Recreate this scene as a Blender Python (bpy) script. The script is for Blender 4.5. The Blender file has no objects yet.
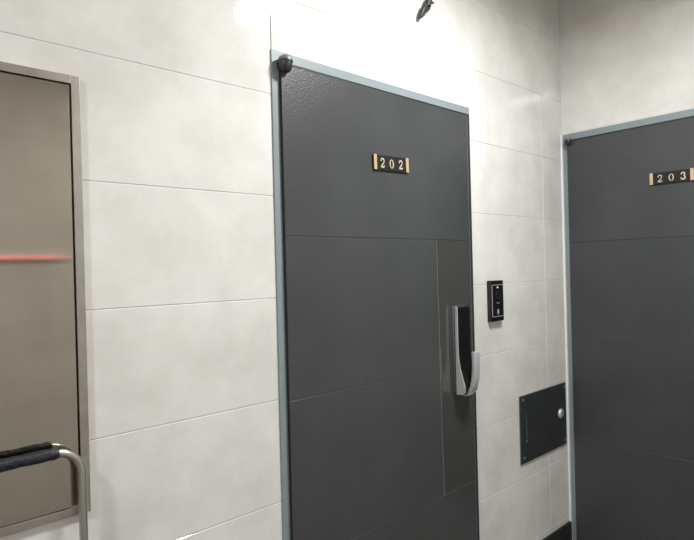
import bpy, bmesh, math, random
from mathutils import Vector, Matrix
random.seed(7)
SC = bpy.context.scene
COL = SC.collection
PI = math.pi

# ------------------------------------------------------------------ materials
def mat(name, color, rough=.5, metal=0., spec=.5, bump=None, mottle=None, aniso=None, coat=0.):
    """color: linear rgb; bump=(scale, strength, distance); mottle=(scale, color2, lo, hi)"""
    m = bpy.data.materials.new(name); m.use_nodes = True
    nt = m.node_tree; p = nt.nodes['Principled BSDF']
    p.inputs['Base Color'].default_value = (*color, 1)
    p.inputs['Roughness'].default_value = rough
    p.inputs['Metallic'].default_value = metal
    p.inputs['Specular IOR Level'].default_value = spec
    p.inputs['Coat Weight'].default_value = coat
    tc = nt.nodes.new('ShaderNodeTexCoord')
    def noise(scale, detail=5., rgh=.55, stretch=None):
        n = nt.nodes.new('ShaderNodeTexNoise')
        n.inputs['Scale'].default_value = scale; n.inputs['Detail'].default_value = detail
        n.inputs['Roughness'].default_value = rgh
        src = tc.outputs['Object']
        if stretch:
            mp = nt.nodes.new('ShaderNodeMapping'); mp.inputs['Scale'].default_value = stretch
            nt.links.new(src, mp.inputs['Vector']); src = mp.outputs['Vector']
        nt.links.new(src, n.inputs['Vector'])
        return n
    if mottle:
        sc_, c2, lo, hi = mottle[:4]
        n = noise(sc_, 8., .62, mottle[4] if len(mottle) > 4 else None)
        r = nt.nodes.new('ShaderNodeValToRGB')
        r.color_ramp.elements[0].position = lo; r.color_ramp.elements[1].position = hi
        r.color_ramp.elements[0].color = (*c2, 1); r.color_ramp.elements[1].color = (*color, 1)
        nt.links.new(n.outputs['Fac'], r.inputs['Fac'])
        nt.links.new(r.outputs['Color'], p.inputs['Base Color'])
    if bump:
        n = noise(bump[0], 4., .5, bump[3] if len(bump) > 3 else None)
        b = nt.nodes.new('ShaderNodeBump')
        b.inputs['Strength'].default_value = bump[1]; b.inputs['Distance'].default_value = bump[2]
        nt.links.new(n.outputs['Fac'], b.inputs['Height'])
        nt.links.new(b.outputs['Normal'], p.inputs['Normal'])
    return m

def brushed(m, amount):
    # vertical brushing: reflections smear sideways
    nt = m.node_tree; p = nt.nodes['Principled BSDF']
    t = nt.nodes.new('ShaderNodeTangent'); t.direction_type = 'RADIAL'; t.axis = 'Z'
    p.inputs['Anisotropic'].default_value = amount
    nt.links.new(t.outputs['Tangent'], p.inputs['Tangent'])

def emat(name, color, strength):
    m = bpy.data.materials.new(name); m.use_nodes = True
    p = m.node_tree.nodes['Principled BSDF']
    p.inputs['Base Color'].default_value = (*color, 1)
    p.inputs['Emission Color'].default_value = (*color, 1)
    p.inputs['Emission Strength'].default_value = strength
    return m

M = {
 'tile':   mat('pale_cement_tile', (.735,.73,.712), .07, spec=.4, mottle=(3.8, (.635,.625,.605), .38, .60), bump=(7., .04, .01)),
 'grout':  mat('grout', (.62,.615,.60), .9),
 'caulk':  mat('white_sealant', (.86,.86,.85), .5),
 'frame':  mat('blue_grey_frame_paint', (.215,.262,.28), .40, bump=(60., .06, .004)),
 'leaf':   mat('charcoal_door_film', (.051,.056,.0585), .36, spec=.5, mottle=(3.5, (.041,.0455,.0475), .35, .65), bump=(170., .22, .004)),
 'edge':   mat('black_door_edge', (.012,.012,.013), .6),
 'plate':  mat('glossy_charcoal_plate', (.052,.053,.051), .05, spec=.8, bump=(9., .02, .01), coat=.6),
 'plate_edge': mat('worn_plate_edge', (.17,.16,.14), .4),
 'black':  mat('black_gloss', (.006,.006,.007), .12),
 'satin':  mat('black_satin', (.014,.014,.015), .45),
 'hatch':  mat('black_hatch_paint', (.026,.029,.031), .42, bump=(120., .08, .003)),
 'steel':  mat('brushed_steel', (.425,.385,.33), .085, metal=1., mottle=(3., (.365,.33,.28), .4, .62, (1., 1., .35))),
 'steel_frame': mat('steel_frame', (.50,.48,.435), .38, metal=1., mottle=(9., (.37,.35,.32), .35, .65)),
 'chrome': mat('chrome', (.70,.70,.69), .22, metal=1.),
 'tube':   mat('satin_steel_tube', (.50,.49,.46), .30, metal=1.),
 'silver': mat('silver_plastic', (.72,.73,.74), .30, metal=.55),
 'silver_dark': mat('grey_metal', (.20,.21,.22), .35, metal=.6),
 'foam':   mat('black_foam', (.007,.008,.013), .5, bump=(70., .5, .01)),
 'brass':  mat('brass', (.74,.54,.34), .32, metal=.6),
 'gold':   mat('pale_gold_lettering', (.60,.56,.40), .40, metal=.2),
 'sign':   mat('sign_black', (.012,.011,.009), .55, spec=.3),
 'pivot':  mat('dark_pivot_metal', (.05,.046,.042), .35, metal=.6),
 'cap':    mat('worn_grey_cap', (.20,.195,.185), .45, metal=.3),
 'ceiling':mat('ceiling_white', (.74,.68,.58), .8),
 'floor':  mat('brown_grey_floor', (.26,.235,.21), .5, mottle=(5., (.20,.18,.16), .35, .65)),
 'base':   mat('black_skirting', (.012,.013,.015), .5),
 'lampglow': emat('lamp_diffuser', (1.,.985,.95), 9.),
 'led':    emat('red_led', (1.,.06,.045), 7.),
 'icon':   mat('grey_print', (.40,.42,.44), .5),
 'iconlt': mat('white_print', (.80,.82,.84), .5),
 'lens':   mat('lens_glass', (.004,.004,.006), .05),
 'cable':  mat('dark_cable', (.03,.03,.03), .5),
}

brushed(M['steel'], .975)

# ------------------------------------------------------------------ mesh helpers
def box(bm, x0, x1, y0, y1, z0, z1, bev=0., seg=2):
    t = bmesh.new()
    bmesh.ops.create_cube(t, size=1)
    for v in t.verts:
        v.co = Vector(((x0+x1)/2+v.co.x*(x1-x0), (y0+y1)/2+v.co.y*(y1-y0), (z0+z1)/2+v.co.z*(z1-z0)))
    if bev:
        bmesh.ops.bevel(t, geom=t.edges[:], offset=bev, segments=seg, affect='EDGES', profile=.5)
    merge(bm, t)

def merge(bm, t):
    me = bpy.data.meshes.new('tmp'); t.to_mesh(me); t.free(); bm.from_mesh(me); bpy.data.meshes.remove(me)

def lathe(bm, prof, origin, axis='z', seg=28):
    """prof = [(r, h)], revolved about axis through origin"""
    o = Vector(origin); rings = []
    for r, h in prof:
        ring = []
        for k in range(seg):
            a = 2*PI*k/seg; c, s = r*math.cos(a), r*math.sin(a)
            v = {'z': (c, s, h), 'y': (c, -h, s), 'x': (-h, c, s)}[axis]     # y / x: h points out of the wall
            ring.append(bm.verts.new(o+Vector(v)))
        rings.append(ring)
    for a, b in zip(rings, rings[1:]):
        for k in range(seg):
            bm.faces.new((a[k], a[(k+1) % seg], b[(k+1) % seg], b[k]))
    bm.faces.new(rings[0]); bm.faces.new(rings[-1])
    bmesh.ops.recalc_face_normals(bm, faces=bm.faces)

def tube(bm, pts, radii, seg=16):
    pts = [Vector(p) for p in pts]
    if not hasattr(radii, '__len__'): radii = [radii]*len(pts)
    rings = []; n0 = None
    for i, p in enumerate(pts):
        d = (pts[min(i+1, len(pts)-1)]-pts[max(i-1, 0)]).normalized()
        if n0 is None:
            n0 = d.orthogonal().normalized()
        n0 = (n0-d*n0.dot(d)).normalized(); b = d.cross(n0)
        rings.append([bm.verts.new(p+(n0*math.cos(2*PI*k/seg)+b*math.sin(2*PI*k/seg))*radii[i]) for k in range(seg)])
    for a, b in zip(rings, rings[1:]):
        for k in range(seg): bm.faces.new((a[k], a[(k+1) % seg], b[(k+1) % seg], b[k]))
    bm.faces.new(rings[0]); bm.faces.new(rings[-1])
    bmesh.ops.recalc_face_normals(bm, faces=bm.faces)

def prism(bm, poly, a0, a1, axis='x', bev=0.):
    """closed 2-D outline extruded along axis: 'x' -> poly is (y,z), 'y' -> poly is (x,z)"""
    t = bmesh.new()
    def P(q, a): return (a, q[0], q[1]) if axis == 'x' else (q[0], a, q[1])
    A = [t.verts.new(P(q, a0)) for q in poly]; B = [t.verts.new(P(q, a1)) for q in poly]
    n = len(poly)
    t.faces.new(A); t.faces.new(B)
    for k in range(n): t.faces.new((A[k], A[(k+1) % n], B[(k+1) % n], B[k]))
    bmesh.ops.recalc_face_normals(t, faces=t.faces)
    if bev:
        bmesh.ops.bevel(t, geom=t.edges[:], offset=bev, segments=2, affect='EDGES', profile=.5)
    merge(bm, t)

def stroke(bm, pts, y0, y1):
    """pts = [(x, z, half width)]: ribbon of varying width, extruded from y0 to y1"""
    n = len(pts); L, R_ = [], []
    for i, (x, z, w) in enumerate(pts):
        a = pts[max(i-1, 0)]; b = pts[min(i+1, n-1)]
        d = Vector((b[0]-a[0], b[1]-a[1])).normalized(); nn = Vector((-d.y, d.x))
        L.append((x+nn.x*w, z+nn.y*w)); R_.append((x-nn.x*w, z-nn.y*w))
    for i in range(n-1):
        q = [L[i], L[i+1], R_[i+1], R_[i]]
        prism(bm, q, y0, y1, 'y')

def obj(name, bm, m, parent=None, smooth=False, mats=None):
    me = bpy.data.meshes.new(name); bm.to_mesh(me); bm.free()
    for k in ([M[m]] + [M[x] for x in (mats or [])]): me.materials.append(k)
    if smooth:
        for p in me.polygons: p.use_smooth = True
        me.set_sharp_from_angle(angle=math.radians(40))
    o = bpy.data.objects.new(name, me); COL.objects.link(o)
    if parent: o.parent = parent
    return o

def thing(name, label, cat, group=None):
    o = bpy.data.objects.new(name, None); COL.objects.link(o)
    o.empty_display_size = .05
    o['label'] = label; o['category'] = cat
    if group: o['group'] = group
    return o

def tag(o, label, cat, group=None):
    o['label'] = label; o['category'] = cat
    if group: o['group'] = group
    return o

def struct(name, bm=None, m=None, **k):
    if bm is None:
        o = bpy.data.objects.new(name, None); COL.objects.link(o)
    else: o = obj(name, bm, m, **k)
    o['kind'] = 'structure'
    return o

# ------------------------------------------------------------------ room measures (metres)
XB = 2.71           # end wall
YF = -1.95          # far side of the corridor
XL = -2.5
ZC = 2.80           # ceiling
T0 = 1.969          # a tile course
# wall tiles with narrow chamfered grooves, built in a (u,z) frame, openings cut out
def tiled_wall(us, zs, holes, place, thick=.10, gap=.0010, ch=.0011, dep=.0013):
    bm = bmesh.new()
    def quad(pts, mi):
        vs = [bm.verts.new(place(*p)) for p in pts]
        f = bm.faces.new(vs); f.material_index = mi
        return f
    for u0, u1 in zip(us, us[1:]):
        for z0, z1 in zip(zs, zs[1:]):
            cu = sorted({u0, u1} | {h[k] for h in holes for k in (0, 1) if u0 < h[k] < u1})
            cz = sorted({z0, z1} | {h[k] for h in holes for k in (2, 3) if z0 < h[k] < z1})
            for a0, a1 in zip(cu, cu[1:]):
                for b0, b1 in zip(cz, cz[1:]):
                    mu, mz = (a0+a1)/2, (b0+b1)/2
                    if any(h[0] < mu < h[1] and h[2] < mz < h[3] for h in holes): continue
                    L, R_, B, T = a0 == u0 > us[0], a1 == u1 < us[-1], b0 == z0, b1 == z1
                    q = [a0+(gap+ch if L else 0), a1-(gap+ch if R_ else 0), b0+(gap+ch if B else 0), b1-(gap+ch if T else 0)]
                    g = [a0+(gap if L else 0), a1-(gap if R_ else 0), b0+(gap if B else 0), b1-(gap if T else 0)]
                    quad([(q[0], q[2], 0), (q[1], q[2], 0), (q[1], q[3], 0), (q[0], q[3], 0)], 0)
                    for on, p, s in ((L, ((q[0], q[2]), (q[0], q[3])), ((g[0], g[2]), (g[0], g[3]))),
                                     (R_, ((q[1], q[3]), (q[1], q[2])), ((g[1], g[3]), (g[1], g[2]))),
                                     (B, ((q[1], q[2]), (q[0], q[2])), ((g[1], g[2]), (g[0], g[2]))),
                                     (T, ((q[0], q[3]), (q[1], q[3])), ((g[0], g[3]), (g[1], g[3])))):
                        if on:
                            quad([(*p[0], 0), (*p[1], 0), (*s[1], ch), (*s[0], ch)], 0)
                            quad([(*s[0], ch), (*s[1], ch), (*s[1], dep), (*s[0], dep)], 1)
                    quad([(a0, b0, dep), (a1, b0, dep), (a1, b1, dep), (a0, b1, dep)], 1)   # grout bed
                    quad([(a0, b0, thick), (a1, b0, thick), (a1, b1, thick), (a0, b1, thick)], 1)
    for h in holes:                                                       # reveals
        for (a, b), (c, d) in (((h[0], h[2]), (h[0], h[3])), ((h[1], h[2]), (h[1], h[3])), ((h[0], h[2]), (h[1], h[2])), ((h[0], h[3]), (h[1], h[3]))):
            quad([(a, b, 0), (c, d, 0), (c, d, thick), (a, b, thick)], 1)
    bmesh.ops.remove_doubles(bm, verts=bm.verts, dist=1e-6)
    return bm

zs = [0., .169, .469, .769, 1.069, 1.369, 1.669, 1.969, 2.269, 2.569, ZC]
FX0, FX1, FZ = .931, 1.909, 2.101          # outside of the 202 door frame
us = [XL, -2.066, -1.466, -.866, -.266, .934, 1.305, 1.909, 2.505, XB]
PX0, PX1, PZ0, PZ1 = -.42, .3985, .911, 1.903   # steel panel
back = tiled_wall(us, zs, [(FX0+.004, FX1-.004, 0., FZ-.004), (PX0+.004, PX1-.004, PZ0+.004, PZ1-.004)],
                  lambda u, z, d: (u, d, z))
struct('wall_back', back, 'tile', mats=['grout'])

# end wall (door 203): large slabs above the door, u runs from the corner towards the camera side
RY0, RY1 = -.006, -.98                    # outside of the 203 frame, along y
right = tiled_wall([0., 1.0, -YF], [0., 2.104, ZC], [(-RY0+.004, -RY1-.004, 0., FZ-.004)],
                   lambda u, z, d: (XB+d, -u, z))
struct('wall_right', right, 'tile', mats=['grout'])
front = tiled_wall([XL, -1.9, -1.3, -.7, -.1, .5, 1.1, 1.7, 2.3, XB], zs, [], lambda u, z, d: (u, YF-d, z))
struct('wall_front', front, 'tile', mats=['grout'])
bm = bmesh.new(); box(bm, XL-.1, XL, YF, 0, 0, ZC); struct('wall_left', bm, 'tile')
bm = bmesh.new(); box(bm, XL-.1, XB+.1, YF-.1, .1, -.1, 0); struct('floor', bm, 'floor')
bm = bmesh.new(); box(bm, XL-.1, XB+.1, YF-.1, .1, ZC, ZC+.1); struct('ceiling', bm, 'ceiling')
bm = bmesh.new()
box(bm, FX1+.002, XB-.017, -.012, -.0005, 0, .141, .002)
box(bm, XL+.001, FX0-.002, -.012, -.0005, 0, .128, .002)
struct('baseboard_back', bm, 'base')
# bead of white sealant in the corner beside the 203 frame
bm = bmesh.new()
prism(bm, [(XB-.016, -.0005), (XB-.0005, -.0005), (XB-.0005, -.0057), (XB-.0125, -.0057), (XB-.0155, -.003)], 0, 1)
for v in bm.verts: v.co = Vector((v.co.y, v.co.z, .10+v.co.x*(FZ-.10)))
bmesh.ops.recalc_face_normals(bm, faces=bm.faces)
struct('trim_1', bm, 'caulk')

# ------------------------------------------------------------------ doors. Built in local axes: u along the wall, -y out of the wall
LW0, LW1, LZ = .958, 1.894, 2.0625           # leaf of 202
GROOVES = (.572, 1.062, 1.552)
def door(name, xf, grooves, hinge_scale):
    """xf: function local(u, y, z) -> world matrix; local frame as for door 202, wall face at y=0"""
    root = struct(name)
    fr = bmesh.new()
    fo = -.005
    box(fr, FX0, LW0+.006, fo, .095, 0, FZ-.037, .0015)
    box(fr, LW1-.006+.004, FX1, fo, .095, 0, FZ-.037, .0015)
    box(fr, FX0, FX1, fo, .095, FZ-.037, FZ, .0015)
    f = obj('door_frame', fr, 'frame', root)
    # leaf: bevelled slab, front face carries three shallow horizontal grooves
    lf = bmesh.new()
    y0, y1 = -.016, -.0055
    zz = [.012]
    for g in grooves: zz += [g-.0016, g, g+.0016]
    zz.append(LZ)
    prof = [(y1, zz[0]), (y0+.002, zz[0]), (y0, zz[0]+.002)]
    for g in grooves: prof += [(y0, g-.0018), (y0+.0016, g), (y0, g+.0018)]
    prof += [(y0, LZ-.002), (y0+.002, LZ), (y1, LZ)]
    prism(lf, prof, LW0, LW1-.0215)
    obj('door_leaf', lf, 'leaf', root)
    ed = bmesh.new()                           # black edging all round the leaf, thin light bead on the closing side
    box(ed, LW0-.0015, LW0-.0001, -.0140, y1, .012, LZ, .0004, 1)
    box(ed, LW0, LW1, -.0140, y1, LZ+.0001, LZ+.006, .0004, 1)
    obj('edge_seal', ed, 'edge', root)
    eb = bmesh.new(); box(eb, LW1-.0213, LW1-.0185, -.0172, y1, .012, LZ, .0006)
    obj('edge_bead', eb, 'silver_dark', root)
    es = bmesh.new(); box(es, LW1-.0184, LW1, -.0162, y1, .012, LZ, .003)
    obj('edge_strip', es, 'hatch', root)
    # top pivot hinge: short barrel with a worn cap, collar and tapered foot, on two small straps
    hv = bmesh.new(); s = hinge_scale
    lathe(hv, [(.004*s, -.022*s), (.013*s, -.021*s), (.0185*s, -.013*s), (.020*s, -.004*s), (.020*s, .002*s)], (LW0+.009, -.026, 2.058), 'z')
    box(hv, LW0-.010, LW0+.012, -.022, -.0052, 2.048, 2.064, .003)
    box(hv, LW0+.008, LW0+.022, -.026, -.0165, 2.040, 2.054, .002)
    h = obj('pivot_hinge', hv, 'pivot', root, smooth=True)
    cv = bmesh.new()
    lathe(cv, [(.020*s, .0022*s), (.0215*s, .004*s), (.0215*s, .014*s), (.0195*s, .020*s), (.012*s, .025*s), (.003*s, .0265*s)], (LW0+.009, -.026, 2.058), 'z')
    obj('hinge_cap', cv, 'cap', h, smooth=True)
    rv = bmesh.new()
    lathe(rv, [(.0216*s, .0035*s), (.0222*s, .005*s), (.0222*s, .009*s), (.0216*s, .0105*s)], (LW0+.009, -.026, 2.058), 'z')
    obj('hinge_collar', rv, 'satin', h, smooth=True)
    root.matrix_world = xf
    return root

d1 = door('door_1', Matrix.Identity(4), GROOVES, 1.0)
# door 203 hangs in the end wall: local u -> -y, local -y (out of the wall) -> -x
X203 = Matrix(((0, 1, 0, XB), (-1, 0, 0, -.0085+FX0), (0, 0, 1, 0), (0, 0, 0, 1)))
d2 = door('door_2', X203, (.577, 1.064, 1.553), .8)

# glossy cover plate round the lock (door 202)
CP = (1.6575, 1.868, .574, 1.551)
left = [(CP[0]+.0105, CP[2])]               # the free edge runs slightly out of true and is a little wavy
for i in range(1, 15):
    t = i/15; left.append((CP[0]+.0105*(1-t)+.0011*math.sin(t*21)+.0009*math.sin(t*9+1), CP[2]+(CP[3]-CP[2])*t))
left.append((CP[0], CP[3]))
bm = bmesh.new(); prism(bm, left+[(CP[1], CP[3]), (CP[1], CP[2])], -.0182, -.0161, 'y')
cp = obj('cover_plate', bm, 'plate', d1)
cp['label'] = 'glossy rectangular plate around the lock'
bm = bmesh.new()
stroke(bm, [(x, z, .0012) for x, z in left], -.0188, -.0161)
box(bm, left[0][0], CP[1], -.0186, -.0161, CP[2]-.0014, CP[2], .0004, 1)
obj('plate_edge', bm, 'plate_edge', cp)

# ------------------------------------------------------------------ number signs
def arc(cx, cz, rx, rz, a0, a1, n, w0, w1):
    out = []
    for i in range(n+1):
        t = i/n; a = math.radians(a0+(a1-a0)*t)
        out.append((cx+rx*math.cos(a), cz+rz*math.sin(a), w0+(w1-w0)*math.sin(PI*t)))
    return out

def digit(ch, cx, cz, h):
    bm = bmesh.new(); y0, y1 = -.0072, -.0060
    k = h
    if ch == '0':
        pts = []
        for i in range(29):
            a = 2*PI*i/28
            pts.append((cx+.25*k*math.cos(a), cz+.44*k*math.sin(a), (.022+.042*abs(math.cos(a)))*k))
        stroke(bm, pts, y0, y1)
    elif ch == '2':
        lathe(bm, [(.075*k, -y0-.0012), (.075*k, -y0)], (cx-.20*k, 0, cz+.24*k), 'y', 12)
        p = arc(cx, cz+.22*k, .24*k, .24*k, 165, -30, 14, .03*k, .065*k)
        p += [(cx+.10*k, cz-.06*k, .06*k), (cx-.10*k, cz-.25*k, .055*k), (cx-.26*k, cz-.42*k, .045*k)]
        stroke(bm, p, y0, y1)
        stroke(bm, [(cx-.28*k, cz-.43*k, .05*k), (cx-.08*k, cz-.37*k, .085*k), (cx+.12*k, cz-.43*k, .085*k), (cx+.22*k, cz-.40*k, .05*k), (cx+.30*k, cz-.26*k, .03*k)], y0, y1)
    elif ch == '3':
        lathe(bm, [(.075*k, -y0-.0012), (.075*k, -y0)], (cx-.20*k, 0, cz+.27*k), 'y', 12)
        lathe(bm, [(.085*k, -y0-.0012), (.085*k, -y0)], (cx-.21*k, 0, cz-.24*k), 'y', 12)
        stroke(bm, arc(cx-.02*k, cz+.23*k, .22*k, .22*k, 155, -85, 14, .035*k, .085*k), y0, y1)
        stroke(bm, arc(cx-.02*k, cz-.20*k, .26*k, .24*k, 85, -155, 14, .035*k, .095*k), y0, y1)
    return bm

def sign(text, label, xf):
    """local: plate centred on x=0, z=0, back at y=0, front towards -y"""
    r = thing('room_number_sign', label, 'sign', 'room number signs on the doors')
    w, h = .0890, .0262
    bm = bmesh.new(); box(bm, -w, w, -.006, 0, -h, h, .001)
    p = obj('backing_plate', bm, 'sign', r)
    for s in (-1, 1):
        bm = bmesh.new(); box(bm, s*(w-.0080)-.0068, s*(w-.0080)+.0068, -.0085, -.0061, -h+.001, h+.0005, .0008)
        obj('end_strip', bm, 'brass', r)
    for i, c in enumerate(text):
        obj('numeral', digit(c, (i-1)*.046, -.001, .033), 'gold', r)
    r.matrix_world = xf
    return r

sign('202', 'small black sign with brass ends and gold numerals 202 on dark door', Matrix.Translation((1.4163, -.0162, 1.8137)) @ Matrix.Rotation(math.radians(-1.5), 4, 'Y'))
sign('203', 'small black sign with brass ends and gold numerals 203 on dark door',
     Matrix(((0, 1, 0, XB-.0162), (-1, 0, 0, -.506), (0, 0, 1, 1.8175), (0, 0, 0, 1))))

# ------------------------------------------------------------------ electronic lock on the 202 door
lk = thing('digital_door_lock', 'black and silver electronic lock with a curved pull handle on 202 door', 'door lock')
yb = -.0184; z0, z1 = .951, 1.294; xa, xb = 1.740, 1.822
bm = bmesh.new(); box(bm, xa, xb, yb-.010, yb, z0+.004, z1, .003)
obj('base_plate', bm, 'silver_dark', lk, smooth=True)
bm = bmesh.new(); box(bm, xa+.003, xb-.0015, yb-.0145, yb-.0102, z0+.004, z1-.002, .0005, 1)
obj('gasket', bm, 'black', lk)
def prof_body(o):        # side profile: thin at the top, swelling out towards the foot
    P = [(yb-.0147, z0), (yb-.046-o, z0+.003), (yb-.054-o, z0+.014)]
    for t in (.12, .2, .3, .4, .5, .6, .75, .9): P.append((yb-.026-o-.031*math.exp(-((t-.04)/.22)**2), z0+(z1-z0)*t))
    P += [(yb-.026-o, z1-.006), (yb-.022-o, z1), (yb-.0147, z1)]
    return P
bm = bmesh.new(); prism(bm, prof_body(0), xa+.004, xb)
obj('body', bm, 'black', lk)
def rim(a, b):
    bm = bmesh.new(); prism(bm, prof_body(.0008), a, b, bev=.0006)
    return bm
obj('side_rim', rim(xa, xa+.0038), 'silver', lk)
bm = bmesh.new(); box(bm, xa+.016, xb-.012, yb-.0278, yb-.0262, z1-.150, z1-.020, .0006, 1)
obj('keypad_glass', bm, 'black', lk)
# handle: broad curved bar that leaves the foot of the lock and sweeps up, free at its tip
cl = [(-.030, -.004), (-.046, .001), (-.060, .012), (-.070, .030), (-.077, .055), (-.081, .085), (-.083, .115), (-.083, .145), (-.082, .168)]
hw = .0175
outer, inner = [], []
for i, (a, b) in enumerate(cl):
    p = cl[max(i-1, 0)]; q = cl[min(i+1, len(cl)-1)]
    d = Vector((q[0]-p[0], q[1]-p[1])).normalized(); n = Vector((-d.y, d.x)); th = .0075 if i else .006
    outer.append((yb+.004+a+n.x*th, z0+b+n.y*th)); inner.append((yb+.004+a-n.x*th, z0+b-n.y*th))
bm = bmesh.new(); prism(bm, outer+inner[::-1], 1.782-hw, 1.782+hw, bev=.0022)
hd = obj('handle', bm, 'silver', lk)
bm = bmesh.new(); box(bm, 1.782-hw+.003, 1.782+hw-.003, yb-.0862, yb-.0852, z0+.148, z0+.150, .0003, 1)
obj('tip_line', bm, 'satin', hd)

# ------------------------------------------------------------------ intercom on the tile wall
ic = thing('intercom', 'small black video intercom on the pale tile between the two doors', 'intercom')
ix0, ix1, iz0, iz1 = 2.010, 2.108, 1.209, 1.384
bm = bmesh.new(); box(bm, ix0, ix1, -.020, .0008, iz0, iz1, .004, 3)
obj('housing', bm, 'black', ic, smooth=True)
bm = bmesh.new()
fx0, fx1, fz0, fz1 = ix0+.007, ix1-.0035, iz0+.020, iz1-.018
for b in ((fx0, fx0+.0028, fz0, fz1), (fx1-.0020, fx1, fz0, fz1), (fx0, fx1, fz0, fz0+.0022), (fx0, fx1, fz1-.0022, fz1)):
    box(bm, b[0], b[1], -.0214, -.0201, b[2], b[3])
obj('face_trim', bm, 'silver', ic)
bm = bmesh.new(); box(bm, fx0+.003, fx1-.0022, -.0212, -.0201, fz0+.0024, fz1-.0024)
obj('face_panel', bm, 'black', ic)
cx = (fx0+fx1)/2
bm = bmesh.new(); lathe(bm, [(.0165, .0213), (.0165, .0225), (.0135, .0228), (.0135, .0214)], (cx, 0, iz1-.062), 'y', 32)
ln = obj('camera_ring', bm, 'satin', ic, smooth=True)
bm = bmesh.new(); lathe(bm, [(.0125, .0213), (.0122, .0222), (.006, .0240), (.001, .0244)], (cx, 0, iz1-.062), 'y', 32)
obj('lens', bm, 'lens', ln, smooth=True)
bm = bmesh.new(); box(bm, cx-.007, cx+.005, -.0219, -.0213, iz1-.033, iz1-.027, .0003, 1)
obj('indicator', bm, 'iconlt', ic)
bm = bmesh.new()
for k in range(4): box(bm, cx-.010+k*.0052, cx-.0065+k*.0052, -.0216, -.0213, iz0+.077, iz0+.080)
obj('speaker_slot', bm, 'icon', ic)
bm = bmesh.new()                                # bell push pictogram
prism(bm, [(cx-.008, iz0+.034), (cx+.008, iz0+.034), (cx+.0055, iz0+.040), (cx+.005, iz0+.048), (cx+.002, iz0+.053), (cx-.002, iz0+.053), (cx-.005, iz0+.048), (cx-.0055, iz0+.040)], -.0217, -.0213, 'y')
box(bm, cx-.002, cx+.002, -.0217, -.0213, iz0+.029, iz0+.033)
obj('call_button', bm, 'icon', ic)

# ------------------------------------------------------------------ black access hatch low on the tile wall
ht = thing('access_hatch', 'square black metal access hatch with a round lock low on the tile wall', 'hatch')
hx0, hx1, hz0, hz1 = 2.244, 2.671, .543, .848
bm = bmesh.new(); box(bm, hx0-.003, hx1+.003, -.0035, -.0003, hz0-.005, hz1+.002, .0006, 1)
obj('rim', bm, 'silver_dark', ht)
bm = bmesh.new(); box(bm, hx0, hx1, -.008, -.0037, hz0, hz1, .0012)
hp = obj('plate', bm, 'hatch', ht)
for sx, sz in ((hx0+.022, hz0+.022), (hx0+.022, hz1-.018), (hx1-.016, hz0+.022), (hx1-.016, hz1-.018)):
    bm = bmesh.new(); lathe(bm, [(.0075, .0082), (.0072, .0100), (.0045, .0115), (.0006, .0119)], (sx, 0, sz), 'y', 18)
    obj('screw', bm, 'silver_dark', ht, smooth=True)
bm = bmesh.new(); box(bm, 2.2875, 2.2905, -.0098, -.0082, .645, .762, .0005, 1)
obj('hinge_pin', bm, 'silver_dark', ht)
bm = bmesh.new(); lathe(bm, [(.0065, .0082), (.006, .011), (.0006, .0122)], (2.2915, 0, .636), 'y', 18)
obj('screw', bm, 'chrome', ht, smooth=True)
bm = bmesh.new(); lathe(bm, [(.025, .0082), (.0245, .0105), (.0205, .0115), (.0195, .0145), (.0165, .0165), (.0006, .0172)], (2.612, 0, .704), 'y', 28)
kn = obj('lock_cylinder', bm, 'silver', ht, smooth=True); kn['label'] = 'round chrome lock'
bm = bmesh.new(); box(bm, 2.6110, 2.6130, -.0180, -.0171, .697, .711)
obj('keyhole', bm, 'black', kn)

# ------------------------------------------------------------------ stainless steel panel in the left part of the wall
sp = thing('steel_wall_panel', 'large brushed stainless steel panel framed flush in the tile wall', 'wall panel')
bm = bmesh.new(); fw = .019
box(bm, PX1-fw, PX1, -.010, .05, PZ0, PZ1, .001)
box(bm, PX0, PX0+fw, -.010, .05, PZ0, PZ1, .001)
box(bm, PX0+fw, PX1-fw, -.010, .05, PZ1-fw, PZ1, .001)
box(bm, PX0+fw, PX1-fw, -.010, .05, PZ0, PZ0+fw, .001)
obj('frame', bm, 'steel_frame', sp)
bm = bmesh.new(); box(bm, PX0+fw+.0003, PX1-fw-.0003, .010, .04, PZ0+fw+.0003, PZ1-fw-.0003)
obj('rebate', bm, 'edge', sp)
bm = bmesh.new(); box(bm, PX0+fw+.0025, PX1-fw-.0030, -.007, .0095, PZ0+fw+.001, PZ1-fw-.0022, .001)
obj('door_panel', bm, 'steel', sp)

# ------------------------------------------------------------------ hand cart standing against the wall under the panel
ct = thing('hand_cart', 'bent steel tube cart handle with black foam grip before the steel panel', 'cart')
hy = -.035; cxl, cxr, zt, rb = -.10, .3745, 1.067, .056; tr = .0090
pts = [(cxr, hy, .16), (cxr, hy, .5), (cxr, hy, zt-rb)]
for i in range(1, 13):
    a = PI/2*i/12; pts.append((cxr-rb+rb*math.cos(a), hy, zt-rb+rb*math.sin(a)))
for i in range(0, 13):
    a = PI/2+PI/2*i/12; pts.append((cxl+rb+rb*math.cos(a), hy, zt-rb+rb*math.sin(a)))
pts += [(cxl, hy, .5), (cxl, hy, .16)]
bm = bmesh.new(); tube(bm, pts, tr, 20)
obj('handle_tube', bm, 'tube', ct, smooth=True)
bm = bmesh.new()
gx0, gx1 = cxl+rb-.006, cxr-rb+.009
gp = []; gr = []
n = 40
for i in range(n+1):
    t = i/n; gp.append((gx0+(gx1-gx0)*t, hy, zt)); r = .0130+.0006*math.sin(t*37)+.0004*math.sin(t*91)
    if t > .955: r += .0012
    if i in (0, n): r -= .003
    gr.append(r)
tube(bm, gp, gr, 20)
obj('foam_grip', bm, 'foam', ct, smooth=True)
bm = bmesh.new(); box(bm, cxl-.02, cxr+.02, -.80, -.022, .130, .160, .008)
obj('deck', bm, 'satin', ct)
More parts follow.
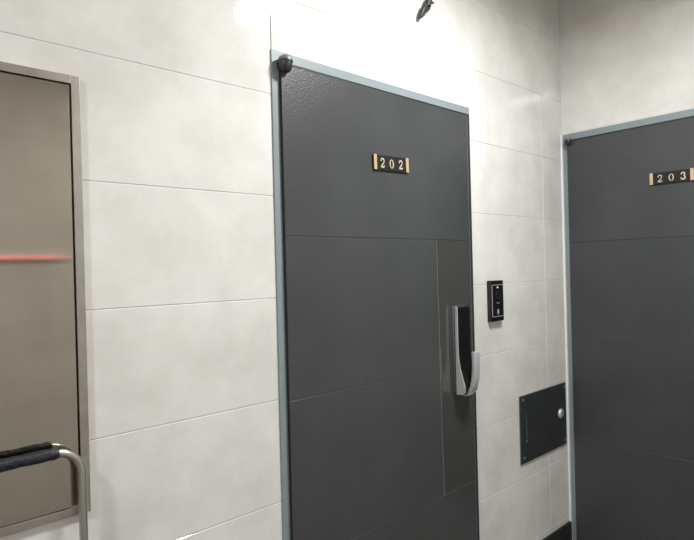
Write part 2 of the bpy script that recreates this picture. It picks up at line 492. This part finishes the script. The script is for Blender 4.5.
for wx in (cxl+.03, cxr-.03):
    for wy in (-.72, -.13):
        bm = bmesh.new()
        tube(bm, [(wx-.012, wy, .05), (wx-.008, wy, .05), (wx+.008, wy, .05), (wx+.012, wy, .05)], [.044, .05, .05, .044], 24)
        wh = obj('caster_wheel', bm, 'foam', ct, smooth=True)
        bm = bmesh.new()
        box(bm, wx-.018, wx-.0135, wy-.014, wy+.014, .045, .1295, .001)
        box(bm, wx+.0135, wx+.018, wy-.014, wy+.014, .045, .1295, .001)
        box(bm, wx-.018, wx+.018, wy-.020, wy+.020, .1245, .1295, .001)
        obj('fork', bm, 'tube', wh)

# ------------------------------------------------------------------ twist of loose cable on the wall above the 202 door
bm = bmesh.new()
tube(bm, [(1.664, -.001, 2.475), (1.655, -.016, 2.468), (1.640, -.026, 2.452), (1.634, -.022, 2.436), (1.642, -.014, 2.428), (1.630, -.020, 2.418), (1.616, -.026, 2.408)], [.007, .009, .012, .014, .013, .011, .005], 10)
lc = tag(obj('loose_cable', bm, 'cable', smooth=True), 'short dark twist of loose cable on white tile above the 202 door', 'cable')
bm = bmesh.new(); tube(bm, [(1.634, -.022, 2.436), (1.618, -.024, 2.424), (1.606, -.022, 2.404), (1.600, -.016, 2.384), (1.592, -.014, 2.376)], [.008, .010, .010, .009, .004], 10)
obj('cable_end', bm, 'cable', lc, smooth=True)
bm = bmesh.new(); tube(bm, [(1.640, -.026, 2.452), (1.652, -.030, 2.446), (1.664, -.024, 2.450), (1.682, -.014, 2.462)], [.004, .005, .004, .003], 10)
obj('wire', bm, 'cable', lc, smooth=True)

# ------------------------------------------------------------------ lamps the corridor has
def area(name, loc, sx, sy, power, color=(1, .996, .974)):
    l = bpy.data.lights.new(name, 'AREA'); l.shape = 'RECTANGLE'; l.size = sx; l.size_y = sy
    l.energy = power; l.spread = math.radians(174); l.color = color
    o = bpy.data.objects.new(name, l); COL.objects.link(o); o.location = loc
    return o
def ceiling_light(x, y, power, label, drop=.075):
    r = thing('ceiling_light', label, 'light', 'flush ceiling lights')
    bm = bmesh.new(); hx, hyy = .075, .16
    for b in ((-hx, -hx+.012, -hyy, hyy), (hx-.012, hx, -hyy, hyy), (-hx+.012, hx-.012, -hyy, -hyy+.012), (-hx+.012, hx-.012, hyy-.012, hyy)):
        box(bm, x+b[0], x+b[1], y+b[2], y+b[3], ZC-drop-.006, ZC-.0003)
    obj('housing', bm, 'silver', r)
    bm = bmesh.new(); box(bm, x-hx+.013, x+hx-.013, y-hyy+.013, y+hyy-.013, ZC-drop, ZC-.0003)
    obj('diffuser', bm, 'lampglow', r)
    area('lamp_area', (x, y, ZC-drop-.0075), .12, .29, power)
ceiling_light(1.50, -.85, 52, 'flush rectangular ceiling light in front of the 202 door')
ceiling_light(-1.05, -.80, 42, 'flush rectangular ceiling light over the steel panel side of the corridor')
# red display on the facing wall, mirrored as a streak in the steel panel
r = thing('led_display', 'thin red light bar on the tile wall facing the steel panel', 'display')
bm = bmesh.new(); box(bm, -.30, .88, YF-.0008, YF+.022, 1.540, 1.564, .003); obj('casing', bm, 'caulk', r)
bm = bmesh.new(); box(bm, -.28, .86, YF+.0222, YF+.0235, 1.5503, 1.5537); obj('light_strip', bm, 'led', r)

# ------------------------------------------------------------------ world, camera, view
w = bpy.data.worlds.new('world'); SC.world = w; w.use_nodes = True
w.node_tree.nodes['Background'].inputs[0].default_value = (.5, .5, .5, 1)
w.node_tree.nodes['Background'].inputs[1].default_value = .02

cam = bpy.data.cameras.new('camera'); co = bpy.data.objects.new('camera', cam); COL.objects.link(co)
yaw, pitch, roll, D = .7332, -.0022, -.0251, 1.3474
F = Vector((math.sin(yaw)*math.cos(pitch), math.cos(yaw)*math.cos(pitch), math.sin(pitch)))
R = Vector((math.cos(yaw), -math.sin(yaw), 0)); U = R.cross(F)
R2 = R*math.cos(roll)+U*math.sin(roll); U2 = -R*math.sin(roll)+U*math.cos(roll)
m = Matrix((R2, U2, -F)).transposed().to_4x4(); m.translation = (0, -D, 1.45)
co.matrix_world = m
cam.sensor_fit = 'HORIZONTAL'; cam.sensor_width = 36; cam.lens = 36*551.69/694
cam.clip_start = .02
SC.camera = co
SC.view_settings.view_transform = 'Standard'; SC.view_settings.look = 'None'
SC.view_settings.gamma = 1; SC.view_settings.use_curve_mapping = False
SC.view_settings.exposure = -.36
